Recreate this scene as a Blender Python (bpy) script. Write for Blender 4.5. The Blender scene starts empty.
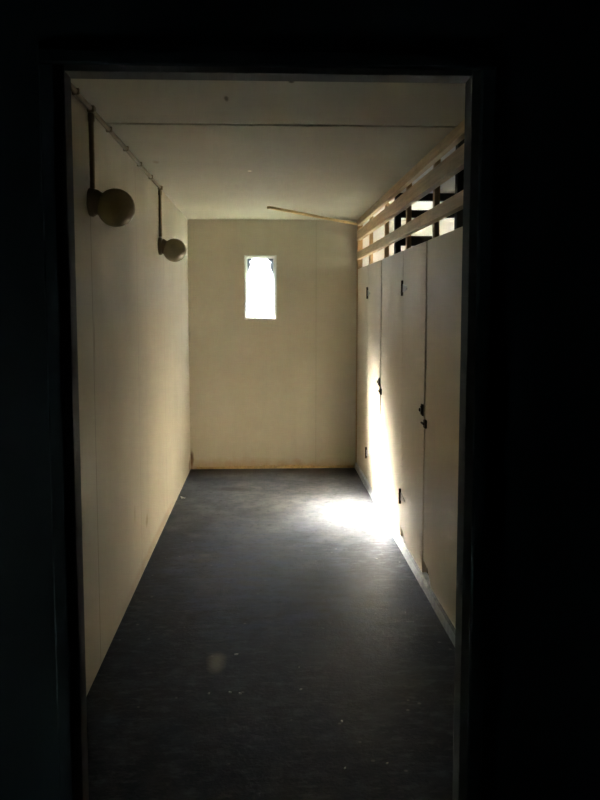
import bpy, bmesh, math, random
from mathutils import Vector, Matrix
random.seed(7)
S = bpy.context.scene
COL = S.collection
PI = math.pi

# ------------------------------------------------------------------ helpers
class MB:
    """collects shapes, then links them as ONE mesh object"""
    def __init__(self): self.bm = bmesh.new()
    def box(self, x0, x1, y0, y1, z0, z1, bev=0.0, mi=0):
        b = bmesh.new()
        bmesh.ops.create_cube(b, size=1.0)
        for v in b.verts:
            v.co = Vector(((x0+x1)/2 + v.co.x*(x1-x0), (y0+y1)/2 + v.co.y*(y1-y0), (z0+z1)/2 + v.co.z*(z1-z0)))
        if bev > 0:
            bmesh.ops.bevel(b, geom=list(b.edges), offset=bev, segments=2, affect='EDGES', profile=.5)
        self._merge(b, mi); return self
    def beam(self, p, q, w, h, up=(0, 0, 1), bev=0.0, mi=0):
        p, q, up = Vector(p), Vector(q), Vector(up)
        d = (q-p); L = d.length; d.normalize()
        s = d.cross(up).normalized(); u = s.cross(d)
        b = bmesh.new(); bmesh.ops.create_cube(b, size=1.0)
        for v in b.verts: v.co = Vector((v.co.x*L, v.co.y*w, v.co.z*h))
        if bev > 0: bmesh.ops.bevel(b, geom=list(b.edges), offset=bev, segments=2, affect='EDGES', profile=.5)
        M = Matrix((d, s, u)).transposed().to_4x4(); M.translation = (p+q)/2
        bmesh.ops.transform(b, matrix=M, verts=b.verts)
        self._merge(b, mi); return self
    def prism(self, pts, axis, a, b_, bev=0.0, mi=0):
        """polygon pts (2d) extruded from a to b_ along axis 0/1/2"""
        def mk(p, t):
            c = list(p); c.insert(axis, t); return Vector(c)
        b = bmesh.new()
        A = [b.verts.new(mk(p, a)) for p in pts]; B = [b.verts.new(mk(p, b_)) for p in pts]
        n = len(pts)
        b.faces.new(A); b.faces.new(B[::-1])
        for i in range(n): b.faces.new((A[i], B[i], B[(i+1) % n], A[(i+1) % n]))
        bmesh.ops.recalc_face_normals(b, faces=b.faces)
        if bev > 0: bmesh.ops.bevel(b, geom=list(b.edges), offset=bev, segments=1, affect='EDGES')
        self._merge(b, mi); return self
    def lathe(self, prof, org, axis, seg=40, mi=0):
        """prof = [(t along axis, radius)]"""
        org, ax = Vector(org), Vector(axis).normalized()
        s = ax.orthogonal().normalized(); u = ax.cross(s)
        b = bmesh.new(); rings = []
        for t, r in prof:
            if r < 1e-6: rings.append([b.verts.new(org+ax*t)])
            else: rings.append([b.verts.new(org+ax*t+(s*math.cos(2*PI*k/seg)+u*math.sin(2*PI*k/seg))*r) for k in range(seg)])
        for A, B in zip(rings, rings[1:]):
            for k in range(seg):
                k2 = (k+1) % seg
                if len(A) == 1 and len(B) == 1: continue
                if len(A) == 1: b.faces.new((A[0], B[k], B[k2]))
                elif len(B) == 1: b.faces.new((A[k], B[0], A[k2]))
                else: b.faces.new((A[k], B[k], B[k2], A[k2]))
        for f in b.faces: f.smooth = True
        bmesh.ops.recalc_face_normals(b, faces=b.faces)
        self._merge(b, mi); return self
    def tube(self, p, q, r, seg=20, mi=0):
        p, q = Vector(p), Vector(q); L = (q-p).length
        return self.lathe([(0, 0), (0, r), (L, r), (L, 0)], p, q-p, seg, mi)
    def ring(self, c, axis, R, r, seg=28, sub=10, mi=0):
        c, ax = Vector(c), Vector(axis).normalized(); s = ax.orthogonal().normalized(); u = ax.cross(s)
        b = bmesh.new(); V = []
        for i in range(seg):
            a = 2*PI*i/seg; o = s*math.cos(a)+u*math.sin(a)
            V.append([b.verts.new(c+o*(R+r*math.cos(2*PI*j/sub))+ax*r*math.sin(2*PI*j/sub)) for j in range(sub)])
        for i in range(seg):
            for j in range(sub):
                f = b.faces.new((V[i][j], V[(i+1) % seg][j], V[(i+1) % seg][(j+1) % sub], V[i][(j+1) % sub])); f.smooth = True
        bmesh.ops.recalc_face_normals(b, faces=b.faces)
        self._merge(b, mi); return self
    def _merge(self, b, mi):
        for f in b.faces: f.material_index = mi
        me = bpy.data.meshes.new('tmp'); b.to_mesh(me); b.free()
        self.bm.from_mesh(me); bpy.data.meshes.remove(me)
    def build(self, name, mats, parent=None, smooth_angle=False):
        for e in self.bm.edges:
            if len(e.link_faces) == 2 and e.calc_face_angle(0) > math.radians(38): e.smooth = False
        me = bpy.data.meshes.new(name); self.bm.to_mesh(me); self.bm.free()
        for m in (mats if isinstance(mats, (list, tuple)) else [mats]): me.materials.append(m)
        o = bpy.data.objects.new(name, me); COL.objects.link(o)
        if parent:
            o.parent = parent
            if parent.type == 'EMPTY' or True:
                o.matrix_parent_inverse = Matrix.Translation(-world_loc(parent))
        return o

def world_loc(o):
    v = Vector(o.location)
    return v

def thing(name, label, cat, loc, group=None):
    o = bpy.data.objects.new(name, None); COL.objects.link(o); o.location = loc
    o.empty_display_size = .1
    return tag(o, label, cat, group)

def tag(o, label, cat, group=None):
    o['label'] = label; o['category'] = cat
    if group: o['group'] = group
    return o

def struct(o):
    o['kind'] = 'structure'; return o

# ------------------------------------------------------------------ materials
class NT:
    def __init__(self, name):
        self.m = bpy.data.materials.new(name); self.m.use_nodes = True
        self.t = self.m.node_tree; self.t.nodes.clear()
        self.out = self.n('ShaderNodeOutputMaterial')
        self.co = self.n('ShaderNodeTexCoord').outputs['Object']
    def n(self, k, **kw):
        x = self.t.nodes.new(k)
        for a, b in kw.items(): setattr(x, a, b)
        return x
    def l(self, a, b): self.t.links.new(a, b)
    def scale(self, s):
        m = self.n('ShaderNodeMapping'); m.inputs['Scale'].default_value = s
        self.l(self.co, m.inputs['Vector']); return m.outputs[0]
    def noise(self, sc, det=4, rough=.55, vec=None):
        x = self.n('ShaderNodeTexNoise'); x.inputs['Scale'].default_value = sc
        x.inputs['Detail'].default_value = det; x.inputs['Roughness'].default_value = rough
        self.l(vec if vec is not None else self.co, x.inputs['Vector']); return x.outputs['Fac']
    def ramp(self, fac, a, b, ca=(0, 0, 0), cb=(1, 1, 1)):
        r = self.n('ShaderNodeValToRGB'); e = r.color_ramp.elements
        e[0].position = a; e[1].position = b; e[0].color = (*ca, 1); e[1].color = (*cb, 1)
        self.l(fac, r.inputs[0]); return r.outputs[0]
    def mix(self, fac, a, b, mode='MIX'):
        x = self.n('ShaderNodeMix', data_type='RGBA', blend_type=mode)
        for i, v in ((0, fac), (6, a), (7, b)):
            if isinstance(v, (int, float)): x.inputs[i].default_value = v
            elif isinstance(v, tuple): x.inputs[i].default_value = (*v, 1)
            else: self.l(v, x.inputs[i])
        return x.outputs[2]
    def math(self, op, a, b=None, clamp=False):
        x = self.n('ShaderNodeMath', operation=op); x.use_clamp = clamp
        for i, v in ((0, a), (1, b)):
            if v is None: continue
            if isinstance(v, (int, float)): x.inputs[i].default_value = v
            else: self.l(v, x.inputs[i])
        return x.outputs[0]
    def spot(self, c, size, soft=.5, wob=.0, wsc=8):
        """mask 1 inside an ellipsoidal spot at c with radii size (ragged by noise)"""
        m = self.n('ShaderNodeMapping', vector_type='TEXTURE')
        m.inputs['Location'].default_value = c; m.inputs['Scale'].default_value = size
        self.l(self.co, m.inputs['Vector'])
        ln = self.n('ShaderNodeVectorMath', operation='LENGTH'); self.l(m.outputs[0], ln.inputs[0])
        d = ln.outputs['Value']
        if wob: d = self.math('ADD', d, self.math('MULTIPLY', self.math('SUBTRACT', self.noise(wsc), .5), wob))
        return self.ramp(d, 1-soft, 1.0, (1, 1, 1), (0, 0, 0))
    def axis(self, i):
        s = self.n('ShaderNodeSeparateXYZ'); self.l(self.co, s.inputs[0]); return s.outputs[i]
    def line(self, i, at, w):
        """mask of a thin line where coordinate i is within w of at"""
        d = self.math('ABSOLUTE', self.math('SUBTRACT', self.axis(i), at))
        return self.ramp(self.math('DIVIDE', d, w), .4, 1.0, (1, 1, 1), (0, 0, 0))
    def bump(self, h, st, dist=.01):
        b = self.n('ShaderNodeBump'); b.inputs['Strength'].default_value = st; b.inputs['Distance'].default_value = dist
        self.l(h, b.inputs['Height']); return b.outputs[0]
    def done(self, col, rough=.6, metal=0, normal=None, spec=.5, **kw):
        p = self.n('ShaderNodeBsdfPrincipled')
        for k, v in (('Base Color', col), ('Roughness', rough), ('Metallic', metal), ('Specular IOR Level', spec)):
            if isinstance(v, (int, float)): p.inputs[k].default_value = v
            elif isinstance(v, tuple): p.inputs[k].default_value = (*v, 1)
            else: self.l(v, p.inputs[k])
        for k, v in kw.items(): p.inputs[k.replace('_', ' ')].default_value = v
        if normal is not None: self.l(normal, p.inputs['Normal'])
        self.l(p.outputs[0], self.out.inputs[0]); return self.m

def paint(name, col, dirt=.12, rough=.5, seams=(), stains=(), bumpst=.15, streak=True, spec=.06):
    t = NT(name)
    c = t.mix(t.ramp(t.noise(1.6, 5), .35, .7), tuple(x*(1-dirt) for x in col), col)
    if streak:
        s = t.noise(9, 3, .5, t.scale((1, 1, .06)))
        c = t.mix(t.math('MULTIPLY', t.ramp(s, .5, .75), .18), c, tuple(x*.72 for x in col))
    c = t.mix(t.math('MULTIPLY', t.ramp(t.noise(55, 3), .62, .8), .12), c, tuple(x*.6 for x in col))
    for ax, at, w, k in seams:
        c = t.mix(t.math('MULTIPLY', t.line(ax, at, w), k), c, tuple(x*.3 for x in col))
    for pos, size, k, sc in stains:
        c = t.mix(t.math('MULTIPLY', t.spot(pos, size, .6, .8, 14), k), c, sc)
    nrm = t.bump(t.noise(140, 3), bumpst, .002)
    r = t.ramp(t.noise(3, 3), .3, .7, (rough-.06,)*3, (rough+.08,)*3)
    return t.done(c, r, 0, nrm, spec)

CREAM = (.47, .425, .335)
M = {}
M['wall_left'] = paint('cream_paint_left_wall', CREAM, .12, .65,
    seams=((1, 3.43, .006, .75), (1, 4.63, .005, .45), (1, 5.83, .005, .35), (1, 7.03, .005, .3)),
    stains=(((-.728, 4.84, .27), (.1, .06, .05), .55, (.2, .15, .09)), ((-.728, 4.4, .42), (.1, .03, .07), .3, (.2, .15, .1)),
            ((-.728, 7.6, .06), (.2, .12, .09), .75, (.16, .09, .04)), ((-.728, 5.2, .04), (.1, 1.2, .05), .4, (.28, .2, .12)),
            ((-.728, 3.45, 1.42), (.1, .012, .16), .6, (.15, .11, .07))))
M['wall_back'] = paint('cream_paint_back_wall', (.45, .41, .32), .1, .55,
    seams=((0, .49, .004, .25),),
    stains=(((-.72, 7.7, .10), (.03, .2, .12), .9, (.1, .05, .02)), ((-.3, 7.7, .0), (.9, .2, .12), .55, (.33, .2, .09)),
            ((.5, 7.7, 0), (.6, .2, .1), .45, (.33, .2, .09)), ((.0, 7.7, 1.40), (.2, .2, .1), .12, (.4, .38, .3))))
M['ceiling'] = paint('cream_ceiling_paint', (.44, .415, .335), .1, .7, streak=False,
    stains=(((-.09, 4.98, 2.39), (.016, .03, .1), .9, (.9, .85, .7)), ((-.15, 3.28, 2.39), (.012, .06, .1), .85, (.08, .06, .04)),
            ((.1, 3.03, 2.39), (.014, .02, .1), .9, (.05, .04, .03)), ((-.62, 4.7, 2.39), (.02, .06, .1), .5, (.2, .15, .1))))
M['stall_wall'] = paint('white_stall_paint', (.62, .57, .55), .06, .5, streak=False)
M['panel'] = paint('cream_panel_paint', (.54, .455, .33), .12, .55, bumpst=.05, spec=.3)
M['partition_wood'] = None
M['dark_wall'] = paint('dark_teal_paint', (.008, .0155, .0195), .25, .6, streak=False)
M['dark_floor'] = paint('dark_lobby_concrete', (.2, .2, .21), .25, .6, streak=False)
M['frame'] = paint('grey_door_frame_paint', (.075, .075, .075), .2, .7, spec=.1)
M['white'] = paint('white_window_paint', (.55, .57, .57), .08, .4, streak=False)
M['dark'] = NT('shadow_gap_board').done((.010, .008, .007), .9, spec=.05)
M['globe_dark'] = None

def floor_mat():
    t = NT('worn_dark_concrete')
    big = t.noise(1.3, 5, .6); mid = t.noise(7, 6, .65); fine = t.noise(60, 4, .7)
    c = t.mix(t.ramp(big, .3, .7), (.009, .011, .018), (.020, .024, .034))
    c = t.mix(t.math('MULTIPLY', t.ramp(mid, .45, .7), .5), c, (.075, .080, .097))
    c = t.mix(t.math('MULTIPLY', t.ramp(fine, .55, .8), .35), c, (.085, .085, .088))
    c = t.mix(t.math('MULTIPLY', t.ramp(t.noise(3.2, 4), .55, .75), .55), c, (.011, .011, .014))
    # paler ragged areas over the far end and the middle
    for pos, size, k in (((.15, 6.6, 0), (1.25, 1.5, 1), .75), ((-.1, 4.95, 0), (.55, 1.0, 1), .45)):
        c = t.mix(t.math('MULTIPLY', t.math('MULTIPLY', t.spot(pos, size, .75, 1.1, 2.6), t.ramp(mid, .15, .6)), k), c, (.24, .235, .23))
    # bluish window sheen painted into the floor colour, in ragged patches along the middle
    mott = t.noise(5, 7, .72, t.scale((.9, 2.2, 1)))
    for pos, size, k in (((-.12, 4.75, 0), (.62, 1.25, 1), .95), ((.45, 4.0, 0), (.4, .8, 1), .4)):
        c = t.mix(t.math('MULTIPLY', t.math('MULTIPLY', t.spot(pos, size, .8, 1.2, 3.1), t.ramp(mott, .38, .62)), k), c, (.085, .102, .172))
    c = t.mix(t.math('MULTIPLY', t.ramp(t.noise(16, 6, .7, t.scale((.7, 1.6, 1))), .5, .66), .55), c, (.085, .09, .107))
    c = t.mix(t.math('MULTIPLY', t.ramp(t.noise(23, 5, .7), .54, .68), .6), c, (.008, .009, .012))
    v = t.n('ShaderNodeTexVoronoi'); v.inputs['Scale'].default_value = 9; t.l(t.co, v.inputs['Vector'])
    c = t.mix(t.math('MULTIPLY', t.ramp(v.outputs['Distance'], .05, .08, (1, 1, 1), (0, 0, 0)), .35), c, (.32, .31, .3))
    for pos, size, k, sc in (((-.222, 3.43, 0), (.05, .13, .2), .85, (.22, .19, .15)), ((-.30, 6.83, 0), (.22, .12, .2), .7, (.035, .03, .026)),
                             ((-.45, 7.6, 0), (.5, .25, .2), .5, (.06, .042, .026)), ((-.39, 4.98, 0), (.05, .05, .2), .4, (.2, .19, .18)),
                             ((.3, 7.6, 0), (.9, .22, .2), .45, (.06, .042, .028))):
        c = t.mix(t.math('MULTIPLY', t.spot(pos, size, .7, .6, 11), k), c, sc)
    nrm = t.bump(t.mix(.5, mid, fine), .5, .01)
    r = t.ramp(mid, .3, .7, (.42,)*3, (.6,)*3)
    return t.done(c, r, 0, nrm, .05)
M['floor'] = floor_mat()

def wood(name, col, rough=.6, grain=1, dirt=.5):
    t = NT(name)
    vec = t.scale((26, 1.4, 26) if grain == 1 else (26, 26, 1.4))
    g = t.noise(1.5, 6, .6, vec)
    c = t.mix(t.ramp(g, .3, .7), tuple(x*.62 for x in col), col)
    c = t.mix(t.math('MULTIPLY', t.ramp(t.noise(5, 4), .5, .72), dirt), c, tuple(x*.5 for x in col))
    return t.done(c, rough, 0, t.bump(g, .3, .003), .4)
M['slat'] = wood('bare_pine_slat', (.60, .42, .235))
M['stud'] = wood('bare_pine_stud', (.42, .25, .11), grain=2)
M['divider_wood'] = wood('backlit_dark_rail', (.045, .03, .02), grain=1)  # backlit shade of the divider rails put into a near-black colour
M['lath'] = wood('pale_lath', (.50, .34, .15), grain=1, dirt=.2)

def concrete(name, col, rough=.8):
    t = NT(name); n1 = t.noise(18, 5, .7); n2 = t.noise(90, 4)
    c = t.mix(t.ramp(n1, .3, .7), tuple(x*.6 for x in col), col)
    c = t.mix(t.math('MULTIPLY', t.ramp(n2, .55, .75), .5), c, tuple(x*.4 for x in col))
    return t.done(c, rough, 0, t.bump(n1, .6, .01), .4)
M['kerb'] = concrete('pale_concrete_kerb', (.48, .48, .48))
M['ground'] = concrete('rough_yard_turf', (.05, .055, .035))
M['flake'] = NT('white_paint_flake').done((.62, .61, .58), .6)
M['rust'] = paint('rusty_iron', (.055, .035, .025), .4, .55, streak=False)
M['hinge_leaf'] = paint('painted_hinge_leaf', (.50, .47, .42), .2, .4, streak=False)
M['chrome'] = NT('worn_chrome').done((.45, .43, .40), .35, 1)
M['conduit'] = paint('brown_painted_conduit', (.20, .15, .085), .25, .45, streak=False)
M['fitting'] = paint('brown_bakelite_holder', (.20, .155, .095), .3, .4, streak=False)
def glassy(name, tint, rough, white):
    t = NT(name)
    tr = t.n('ShaderNodeBsdfTransparent'); tr.inputs[0].default_value = (*tint, 1)
    gl = t.n('ShaderNodeBsdfGlossy'); gl.inputs['Roughness'].default_value = rough
    m1 = t.n('ShaderNodeMixShader'); m1.inputs[0].default_value = .05; t.l(tr.outputs[0], m1.inputs[1]); t.l(gl.outputs[0], m1.inputs[2])
    tl = t.n('ShaderNodeBsdfTranslucent'); tl.inputs[0].default_value = (.85, .88, .88, 1)
    m2 = t.n('ShaderNodeMixShader'); m2.inputs[0].default_value = white
    t.l(m1.outputs[0], m2.inputs[1]); t.l(tl.outputs[0], m2.inputs[2]); t.l(m2.outputs[0], t.out.inputs[0])
    return t.m
M['pane'] = glassy('dusty_window_glass', (.95, .97, .97), .02, .0015)
M['film'] = glassy('torn_clouded_film', (.04, .045, .05), .3, .01)
def globe_mat():
    t = NT('dusty_opal_glass')
    p = t.n('ShaderNodeBsdfPrincipled')
    c = t.mix(t.ramp(t.noise(9, 4), .35, .7), (.20, .175, .115), (.31, .275, .185))
    t.l(c, p.inputs['Base Color']); p.inputs['Roughness'].default_value = .09
    tl = t.n('ShaderNodeBsdfTranslucent'); tl.inputs[0].default_value = (.42, .38, .26, 1)
    m = t.n('ShaderNodeMixShader'); m.inputs[0].default_value = .12
    t.l(p.outputs[0], m.inputs[1]); t.l(tl.outputs[0], m.inputs[2]); t.l(m.outputs[0], t.out.inputs[0])
    return t.m
M['globe'] = globe_mat()

# ------------------------------------------------------------------ setting
XL, XP, XR, YB, YD, H = -.728, .885, 2.25, 7.70, 1.75, 2.395
WT = .06                                       # wall thickness
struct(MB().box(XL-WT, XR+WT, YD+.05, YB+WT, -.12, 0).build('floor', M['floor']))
struct(MB().box(XL-WT, XL, YD+.05, YB+WT, 0, H+.1).build('wall_left', M['wall_left']))

def wall_with_holes_y(y0, y1, x0, x1, z0, z1, holes):
    """wall in the XZ plane cut by rectangular holes (hx0,hx1,hz0,hz1), holes sorted by x"""
    m = MB(); x = x0
    for a, b, c, d in holes:
        m.box(x, a, y0, y1, z0, z1)
        if c > z0: m.box(a, b, y0, y1, z0, c)
        if d < z1: m.box(a, b, y0, y1, d, z1)
        x = b
    m.box(x, x1, y0, y1, z0, z1); return m
def wall_with_holes_x(x0, x1, y0, y1, z0, z1, holes):
    m = MB(); y = y0
    for a, b, c, d in holes:
        m.box(x0, x1, y, a, z0, z1)
        if c > z0: m.box(x0, x1, a, b, z0, c)
        if d < z1: m.box(x0, x1, a, b, d, z1)
        y = b
    m.box(x0, x1, y, y1, z0, z1); return m

W1 = (-.198, .113, 1.452, 2.062)               # the slit window of the passage
W2 = (1.35, 1.66, 1.45, 2.06)                  # the window of the end cubicle
back = wall_with_holes_y(YB, YB+WT, XL, XP+.03, 0, H+.1, [W1]).build('wall_back', M['wall_back'])
struct(back)
struct(wall_with_holes_y(YB, YB+WT, XP+.03, XR+WT, 0, H+.1, [W2]).build('wall_cubicle_back', M['stall_wall']))
WR = [(6.2, 7.2, 1.5, 2.1)]
struct(wall_with_holes_x(XR, XR+WT, YD+.05, YB, 0, H+.1, WR).build('wall_right', M['stall_wall']))

# ceiling: two sheets with an open joint, dark board above
c = MB()
J = 3.735
c.box(XL, XP+.05, YD+.05, J-.016, H, H+.02); c.box(XL, XP+.05, J+.016, YB, H, H+.02)
struct(c.build('ceiling', M['ceiling']))
struct(MB().box(XP+.05, XR, YD+.05, YB, H, H+.02).build('ceiling_cubicles', M['stall_wall']))
struct(MB().box(XL-WT, XR+WT, YD+.05, YB+WT, H+.02, H+.12).build('roof', M['dark']))

# windows
def window_y(n, hole, y0, fw, film=False):
    a, b, c_, d = hole
    root = bpy.data.objects.new('window_%d' % n, None); COL.objects.link(root); root.location = ((a+b)/2, y0, c_); struct(root)
    f = MB()
    ya, yb = y0-.008, y0+.045
    f.box(a, a+fw, ya, yb, c_, d, .003); f.box(b-fw, b, ya, yb, c_, d, .003)
    f.box(a+fw, b-fw, ya, yb, d-fw, d, .003); f.box(a+fw, b-fw, ya, yb, c_, c_+fw, .003)
    f.build('window_frame', M['white'], root)
    s = MB(); e = fw; w2 = .014
    yc, yd = y0+.015, y0+.036
    s.box(a+e, a+e+w2, yc, yd, c_+e, d-e, .002); s.box(b-e-w2, b-e, yc, yd, c_+e, d-e, .002)
    s.box(a+e+w2, b-e-w2, yc, yd, d-e-w2, d-e, .002); s.box(a+e+w2, b-e-w2, yc, yd, c_+e, c_+e+w2, .002)
    s.build('sash', M['white'], root)
    MB().box(a+e+.006, b-e-.006, y0+.0235, y0+.0275, c_+e+.006, d-e-.006).build('window_pane', M['pane'], root)
    if film:
        L, R_, T = a+e+.012, b-e-.012, d-e-.012
        y1, y2 = y0+.0195, y0+.0215
        g = MB().prism([(L, T), (L+.05, T), (L+.04, T-.02), (L+.022, T-.026), (L+.032, T-.06), (L+.02, T-.09), (L+.006, T-.135), (L, T-.15)], 1, y1, y2)
        g.build('film_scrap', M['film'], root)['label'] = 'torn clouded film in the upper left corner'
        g = MB().prism([(R_, T), (R_, T-.19), (R_-.008, T-.14), (R_-.026, T-.10), (R_-.036, T-.06), (R_-.02, T-.035), (R_-.045, T-.018), (R_-.06, T)], 1, y1, y2)
        g.build('film_scrap', M['film'], root)['label'] = 'torn clouded film in the upper right corner'
    return root
window_y(1, W1, YB, .018, True)
window_y(2, W2, YB, .035)
for k, (a, b, c_, d) in enumerate(WR):
    root = bpy.data.objects.new('window_%d' % (3+k), None); COL.objects.link(root); root.location = (XR, (a+b)/2, c_); struct(root)
    f = MB(); w = .04
    f.box(XR+.005, XR+.055, a, a+w, c_, d, .003); f.box(XR+.005, XR+.055, b-w, b, c_, d, .003)
    f.box(XR+.005, XR+.055, a+w, b-w, d-w, d, .003); f.box(XR+.005, XR+.055, a+w, b-w, c_, c_+w, .003)
    f.build('window_frame', M['white'], root)
    MB().box(XR+.028, XR+.032, a+w-.004, b-w+.004, c_+w-.004, d-w+.004).build('window_pane', M['pane'], root)

# ragged low fillet along the foot of the back wall
b = MB()
x = XL+.06
while x < XP-.04:
    L = random.uniform(.07, .2); x2 = min(x+L, XP-.03); hgt = random.uniform(.016, .03)
    b.prism([(YB, 0.004), (YB-.022, .006), (YB-.018, hgt*.7), (YB, hgt+.006)], 0, x, x2+.001)
    x = x2
struct(b.build('baseboard_back', M['lath']))

# doorway: dark wall of the room we look from, frame with stop and architrave
DX0, DX1, DZ = -.418, .4445, 2.062
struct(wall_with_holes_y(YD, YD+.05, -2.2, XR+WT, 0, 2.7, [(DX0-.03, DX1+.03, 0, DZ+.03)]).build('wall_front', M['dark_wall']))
d = bpy.data.objects.new('door_1', None); COL.objects.link(d); d.location = ((DX0+DX1)/2, YD, 0); struct(d)
d['label'] = 'dark open doorway the passage is seen through'
for s, xx in ((-1, DX0), (1, DX1)):
    j = MB(); j.box(min(xx, xx+s*.03), max(xx, xx+s*.03), YD-.004, YD+.055, 0, DZ+.03, .002)
    jo = j.build('door_jamb', M['frame'], d)
h = MB(); h.box(DX0, DX1, YD-.004, YD+.055, DZ, DZ+.03, .002); 
h.build('door_head', M['frame'], d)
a = MB(); a.box(DX0-.05, DX1+.05, YD-.022, YD-.004, DZ+.012, DZ+.040, .004); a.box(DX0-.05, DX1+.05, YD-.016, YD-.002, DZ+.040, DZ+.052, .003)
a.box(DX0-.05, DX0-.018, YD-.018, YD-.002, 0, DZ+.012, .004); a.box(DX1+.018, DX1+.05, YD-.018, YD-.002, 0, DZ+.012, .004)
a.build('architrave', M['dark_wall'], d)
# the dark room on this side of the doorway
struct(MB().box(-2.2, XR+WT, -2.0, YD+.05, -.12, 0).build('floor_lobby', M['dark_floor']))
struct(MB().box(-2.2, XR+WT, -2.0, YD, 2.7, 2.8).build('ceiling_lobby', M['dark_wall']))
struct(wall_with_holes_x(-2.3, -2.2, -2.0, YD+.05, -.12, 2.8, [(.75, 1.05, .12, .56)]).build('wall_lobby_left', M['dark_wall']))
lw = bpy.data.objects.new('window_4', None); COL.objects.link(lw); lw.location = (-2.25, .9, .12); struct(lw)  # unseen window, added to lift the dark wall with faint daylight
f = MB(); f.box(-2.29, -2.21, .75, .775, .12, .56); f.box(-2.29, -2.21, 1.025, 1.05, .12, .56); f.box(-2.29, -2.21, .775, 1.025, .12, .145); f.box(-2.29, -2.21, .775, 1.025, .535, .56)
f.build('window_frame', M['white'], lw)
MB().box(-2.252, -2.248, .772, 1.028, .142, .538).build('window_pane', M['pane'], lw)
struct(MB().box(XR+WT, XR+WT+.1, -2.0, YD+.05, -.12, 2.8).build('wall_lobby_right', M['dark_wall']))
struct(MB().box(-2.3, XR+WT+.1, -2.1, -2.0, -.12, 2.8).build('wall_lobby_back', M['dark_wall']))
# yard outside the windows
gm = MB(); gm.box(-30, 30, YB+WT+.02, 45, -.3, -.15); gm.box(XR+WT+.12, 30, -10, YB+WT+.02, -.3, -.15); gm.box(-30, -2.32, -10, YB+WT+.02, -.3, -.15)
struct(gm.build('ground', M['ground']))
struct(MB().box(-12, 12, 13.0, 13.15, -.15, 1.32).build('wall_light_block', M['kerb']))  # unseen wall, added to keep far ground light off the near ceiling
# pale concrete kerb under the cubicle fronts
k = MB()
y = 3.0
segs = []
while y < YB-.005:
    y2 = min(y+random.uniform(.25, .45), YB)
    k.prism([(XP-.012-random.uniform(0, .004), 0), (XP-.010, .05+random.uniform(-.006, .006)), (XP+.002, .058), (XP+.075, .058), (XP+.075, 0)], 1, y, y2)
    y = y2
k.box(XP-.012, XP+.075, YD+.054, 3.0, 0, .056)
struct(k.build('trim_1', M['kerb']))

# ------------------------------------------------------------------ cubicle partition
P = thing('cubicle_partition', 'cream cubicle front with two doors under an open timber lattice, right side of passage', 'partition', (XP, 5.0, 0))
P['kind'] = 'thing'
TOP = 1.93; XB = XP+.028; Z0 = .066
HA, LA, HB, LB = 6.885, 6.072, 5.122, 4.368      # hinge / latch edge of the two doors
def leaf(y0, y1, name, label=None, cut_low=None, cut_high=None):
    """slab in the YZ plane, optionally with a rotted lower corner"""
    pts = []
    if cut_low: pts += [(y0+cut_low[0], Z0), (y0+cut_low[0]*.55, Z0+cut_low[1]*.45), (y0, Z0+cut_low[1])]
    else: pts += [(y0, Z0)]
    pts += [(y0, TOP), (y1, TOP)]
    if cut_high: pts += [(y1, Z0+cut_high[1]), (y1-cut_high[0]*.55, Z0+cut_high[1]*.85), (y1-cut_high[0], Z0)]
    else: pts += [(y1, Z0)]
    o = MB().prism(pts, 0, XP, XB, .0015).build(name, M['panel'], P)
    if label: o['label'] = label
    return o
leaf(HA+.003, YB-.05, 'panel', 'narrow fixed panel beside the end wall')
doorA = leaf(LA+.036, HA-.003, 'door', 'far cubicle door', cut_low=None, cut_high=(.05, .02))
leaf(HB+.003, LA-.003, 'panel', 'fixed panel between the two doors', cut_high=(.14, .06))
doorB = leaf(LB+.030, HB-.003, 'door', 'near cubicle door', cut_high=(.17, .065))
leaf(YD+.054, LB-.003, 'panel', 'fixed panel nearest the doorway', cut_high=(.22, .085))
# boards behind the joints (door stops) so the joints read dark
for y in (LA, LB):
    MB().box(XB+.001, XB+.02, y-.03, y+.03, Z0, TOP-.01).build('joint_shade_stop', M['dark'], P)
def sub(mb, name, mat, par, label=None):
    o = mb.build(name, mat); o.parent = par
    # parent carries the partition's translation through its inverse: keep the mesh where it was built
    o.matrix_parent_inverse = Matrix.Identity(4)
    if label: o['label'] = label
    return o
for door, hy in ((doorA, HA), (doorB, HB)):
    for hz in ((1.69, .30) if door is doorA else (1.69, .335)):
        m = MB()
        m.tube((XP-.007, hy, hz-.045), (XP-.007, hy, hz+.045), .0075, 14)
        for q in (-.047, -.016, .016, .047): m.ring((XP-.007, hy, hz+q), (0, 0, 1), .0065, .0025, 14, 6)
        m.box(XP-.004, XP+.0005, hy+.002, hy+.03, hz-.042, hz+.042, .001)
        hg = sub(m, 'hinge', M['rust'], door, 'dark iron hinge with a pale strap')
        s = MB()
        s.prism([(hy-.006, hz-.026), (hy-.006, hz+.026), (hy-.13, hz+.011), (hy-.15, hz), (hy-.13, hz-.011)], 0, XP-.0045, XP+.0005, .0008)
        for q in (.03, .07, .11): s.lathe([(0, 0), (0, .005), (.002, .004), (.003, 0)], (XP-.0045, hy-q, hz), (-1, 0, 0), 12)
        sub(s, 'hinge_strap', M['hinge_leaf'], door, 'pale tapered strap of a door hinge')
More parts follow.
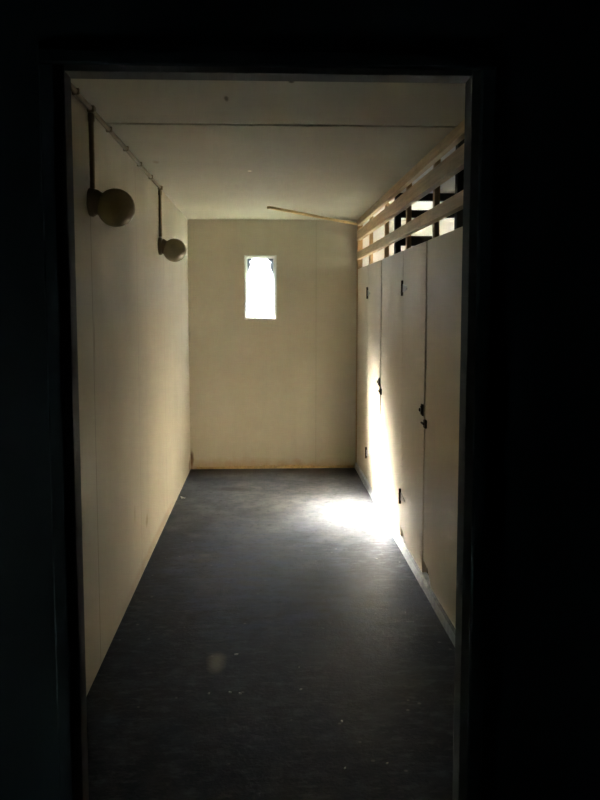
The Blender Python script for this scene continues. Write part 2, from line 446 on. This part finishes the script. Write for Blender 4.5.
for door, ly in ((doorA, LA), (doorB, LB)):
    lz = .99
    m = MB()
    m.box(XP-.006, XP+.0005, ly+.04, ly+.10, lz-.03, lz+.035, .002)
    m.ring((XP-.008, ly+.07, lz+.004), (1, 0, 0), .02, .005)
    m.lathe([(0, 0), (0, .012), (.012, .011), (.016, .006), (.016, 0)], (XP-.006, ly+.07, lz+.004), (-1, 0, 0), 20)
    sub(m, 'latch', M['rust'], door, 'round indicator bolt')
    m = MB().ring((XP-.013, ly+.07, lz+.004), (1, 0, 0), .013, .003)
    sub(m, 'latch_ring', M['chrome'], door, 'bright ring of the indicator bolt')
    m = MB(); m.box(XP-.012, XP+.0005, ly-.055, ly-.006, lz-.085, lz-.04, .003); m.tube((XP-.016, ly-.045, lz-.062), (XP-.016, ly+.02, lz-.062), .006, 12)
    m.build('bolt_keeper', M['rust'], P)['label'] = 'brown rusty slide bolt below the latch'
MB().box(XB+.001, XB+.029, YD+.06, YB-.06, Z0, Z0+.14, .002).build('notch_shade_board', M['dark'], P)  # board added behind the rotted notches, near-black for their shade
# uprights, rails and slats
for y in (4.36, 5.20, 6.13, 7.03):
    MB().box(XB+.001, XB+.030, y-.026, y+.026, Z0, H-.003, .002).build('stud', M['stud'], P)
MB().box(XP-.006, XP+.045, YB-.05, YB-.001, 0.062, H-.003, .003).build('stud', M['stud'], P)['label'] = 'orange bare stud against the end wall'
MB().box(XP-.008, XB, YD+.08, YB-.052, 2.335, H-.002, .003).build('top_rail', M['slat'], P)
for z0, z1 in ((2.198, 2.285), (2.018, 2.085)):
    MB().box(XP-.012, XB, YD+.08, YB-.052, z0, z1, .003).build('slat', M['slat'], P)

# cubicle dividers behind it, each with its post and the same lattice
for i, (y, lab) in enumerate(((5.86, 'dark cubicle divider with rails seen through the middle of the lattice'),
                              (3.98, 'dark divider post and rails behind the lattice end nearest the doorway'))):
    D = thing('cubicle_divider', lab, 'divider', (XB+.05, y, 0))
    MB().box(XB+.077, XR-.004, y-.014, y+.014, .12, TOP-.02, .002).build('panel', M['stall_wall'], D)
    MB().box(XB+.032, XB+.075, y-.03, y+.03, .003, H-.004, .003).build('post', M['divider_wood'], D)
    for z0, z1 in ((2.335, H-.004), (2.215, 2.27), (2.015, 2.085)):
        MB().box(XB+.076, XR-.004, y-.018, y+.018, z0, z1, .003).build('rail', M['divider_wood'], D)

# ------------------------------------------------------------------ conduit and lamps on the left wall
Cn = thing('electrical_conduit', 'painted conduit along top of left wall with two drops to the globe lamps', 'conduit', (XL, 4.5, H))
xc, zc = XL+.014, H-.0125
r = .0105
Y1, Y2 = 3.42, 5.60
MB().tube((xc, YD+.08, zc), (xc, Y2, zc), r).build('conduit_run', M['conduit'], Cn)
for yy, zb in ((Y1, 2.062), (Y2, 2.052)):
    MB().tube((xc, yy, zc), (xc, yy, zb), r).lathe([(0, 0), (0, r+.003), (.03, r+.003), (.03, 0)], (xc, yy, zc-.05), (0, 0, 1), 16).build('conduit_drop', M['conduit'], Cn)
    MB().box(XL+.001, XL+.033, yy-.02, yy+.02, zc-.016, zc+.012, .005).build('junction_elbow', M['conduit'], Cn)
for yy in (2.3, 2.75, 3.15, 3.8, 4.25, 4.7, 5.15):
    MB().box(XL+.001, XL+.030, yy-.009, yy+.009, zc-.013, zc+.012, .003).build('clip', M['fitting'], Cn)

def lamp(y, z, label, R_, tilt):
    L = thing('wall_lamp', label, 'lamp', (XL, y, z), 'globe lamps on the left wall')
    ax = Vector((1, 0, -tilt)).normalized()
    o = Vector((XL, y, z))
    MB().lathe([(0.001, 0), (.001, .058), (.012, .060), (.022, .056), (.026, .046), (.026, 0)], o, (1, 0, 0), 36).build('wall_plate', M['fitting'], L)
    o2 = o+Vector((.018, 0, 0))
    MB().lathe([(0, 0), (0, .054), (.006, .054), (.026, .047), (.034, .047), (.038, .042), (.038, 0)], o2, ax, 36).build('lamp_holder', M['fitting'], L)
    c = o2+ax*(.026+R_*.84)
    prof = []
    t0 = math.acos(.84)
    prof.append((-R_*.86, R_*math.sin(t0)))
    n = 28
    for i in range(n+1):
        a = PI-t0-(PI-t0)*i/n
        prof.append((R_*math.cos(a), R_*math.sin(a) if i < n else 0))
    MB().lathe(prof, c, ax, 48).build('globe', M['globe'], L)
    return c
lamp(Y1, 2.004, 'unlit globe wall lamp nearest the doorway, dark against the left wall', .079, .24)
lamp(Y2, 1.986, 'unlit globe wall lamp farther along the left wall, near the end wall', .080, .30)

# ------------------------------------------------------------------ loose lath under the ceiling
t = MB().beam((.03, 6.68, H-.0102), (XP-.020, 7.62, H-.047), .030, .02, bev=.002).build('loose_lath', M['lath'])
tag(t, 'loose pale timber lath hanging slantwise under the ceiling by the end wall', 'lath')

# ------------------------------------------------------------------ paint flakes on the floor
def flake(x, y, s, label, group=None, curl=.25, ang=None):
    n = random.randint(5, 7); bm_ = bmesh.new(); a0 = random.uniform(0, 6.28) if ang is None else ang
    rim = []
    for i in range(n):
        a = 2*PI*i/n; q = s*random.uniform(.6, 1.1)
        px, py = q*math.cos(a), .55*q*math.sin(a)
        rim.append(bm_.verts.new((px*math.cos(a0)-py*math.sin(a0), px*math.sin(a0)+py*math.cos(a0), .003+curl*abs(px)*.8)))
    c = bm_.verts.new((0, 0, .002))
    fs = [bm_.faces.new((rim[i], rim[(i+1) % n], c)) for i in range(n)]
    ex = bmesh.ops.extrude_face_region(bm_, geom=fs)
    for v in [g for g in ex['geom'] if isinstance(g, bmesh.types.BMVert)]: v.co.z += .0025
    bmesh.ops.recalc_face_normals(bm_, faces=bm_.faces)
    m = MB(); m.bm.free(); m.bm = bm_
    o = m.build('paint_flake', M['flake']); o.location = (x, y, -.0015)
    tag(o, label, 'paint flake', group); return o
flake(-.675, 6.49, .035, 'white curled paint flake at the foot of the left wall', curl=.5, ang=2.4)
for x, y, s in ((-.137, 3.505, .011), (-.234, 3.142, .008), (-.149, 3.147, .010), (-.108, 3.137, .009), (.286, 2.899, .009), (.266, 2.589, .006),
                (.414, 2.612, .007), (.142, 3.16, .007), (.142, 3.362, .006)):
    flake(x, y, s, 'small pale paint flake on the dark floor near the doorway', 'small paint flakes on the dark floor')

# ------------------------------------------------------------------ daylight
SD = Vector((-.575, 1.13, 1.0)).normalized()      # towards the sun
sl = bpy.data.lights.new('sun', 'SUN'); sl.energy = 240; sl.angle = math.radians(7); sl.color = (1, .98, .94)
so = bpy.data.objects.new('sun', sl); COL.objects.link(so)
so.rotation_euler = SD.to_track_quat('Z', 'Y').to_euler(); so.location = SD*20

w = bpy.data.worlds.new('sky'); S.world = w; w.use_nodes = True
nt = w.node_tree; nt.nodes.clear()
def nn(k, **kw):
    x = nt.nodes.new(k)
    for a, b in kw.items(): setattr(x, a, b)
    return x
tc = nn('ShaderNodeTexCoord')
dot = nn('ShaderNodeVectorMath', operation='DOT_PRODUCT'); nt.links.new(tc.outputs['Generated'], dot.inputs[0]); dot.inputs[1].default_value = SD
def wm(op, a, b):
    x = nn('ShaderNodeMath', operation=op)
    for i, v in ((0, a), (1, b)):
        if isinstance(v, (int, float)): x.inputs[i].default_value = v
        else: nt.links.new(v, x.inputs[i])
    return x.outputs[0]
cl = wm('MAXIMUM', dot.outputs['Value'], 0.0)
glow = wm('ADD', wm('MULTIPLY', wm('POWER', cl, 80.0), 2200.0), wm('MULTIPLY', wm('POWER', cl, 16.0), 12.0))   # hazy glow round the sun
sep = nn('ShaderNodeSeparateXYZ'); nt.links.new(tc.outputs['Generated'], sep.inputs[0])
el = wm('MAXIMUM', sep.outputs[2], 0.0)
st = wm('ADD', 1.6, wm('MULTIPLY', wm('POWER', el, 2.5), 40.0))   # paler low down, bright overhead haze
bg = nn('ShaderNodeBackground'); bg.inputs[0].default_value = (.66, .84, 1.0, 1); nt.links.new(st, bg.inputs[1])
bg2 = nn('ShaderNodeBackground'); bg2.inputs[0].default_value = (1.0, .955, .88, 1); nt.links.new(glow, bg2.inputs[1])
ad = nn('ShaderNodeAddShader'); nt.links.new(bg.outputs[0], ad.inputs[0]); nt.links.new(bg2.outputs[0], ad.inputs[1])
wo = nn('ShaderNodeOutputWorld'); nt.links.new(ad.outputs[0], wo.inputs[0])
w.cycles.sampling_method = 'AUTOMATIC'

# ------------------------------------------------------------------ camera
cam = bpy.data.cameras.new('camera'); co = bpy.data.objects.new('camera', cam); COL.objects.link(co)
cam.sensor_fit = 'VERTICAL'; cam.sensor_height = 32.0; cam.lens = 32.0     # 800 px focal length in an 800 px frame
cam.clip_start = .05; cam.clip_end = 200
co.location = (0, 0, 1.57)
th = math.radians(5.2138); ps = math.radians(2.4947)
fw = Vector((math.sin(ps)*math.cos(th), math.cos(ps)*math.cos(th), -math.sin(th)))
co.rotation_euler = fw.to_track_quat('-Z', 'Y').to_euler()
cam.shift_y = -20/800
S.camera = co

S.view_settings.view_transform = 'Standard'; S.view_settings.look = 'None'
S.view_settings.exposure = 2.0; S.view_settings.gamma = 1.0
S.cycles.max_bounces = 16; S.cycles.diffuse_bounces = 12; S.cycles.transparent_max_bounces = 12
S.cycles.use_denoising = True; S.cycles.sample_clamp_indirect = 0
S.cycles.caustics_reflective = False
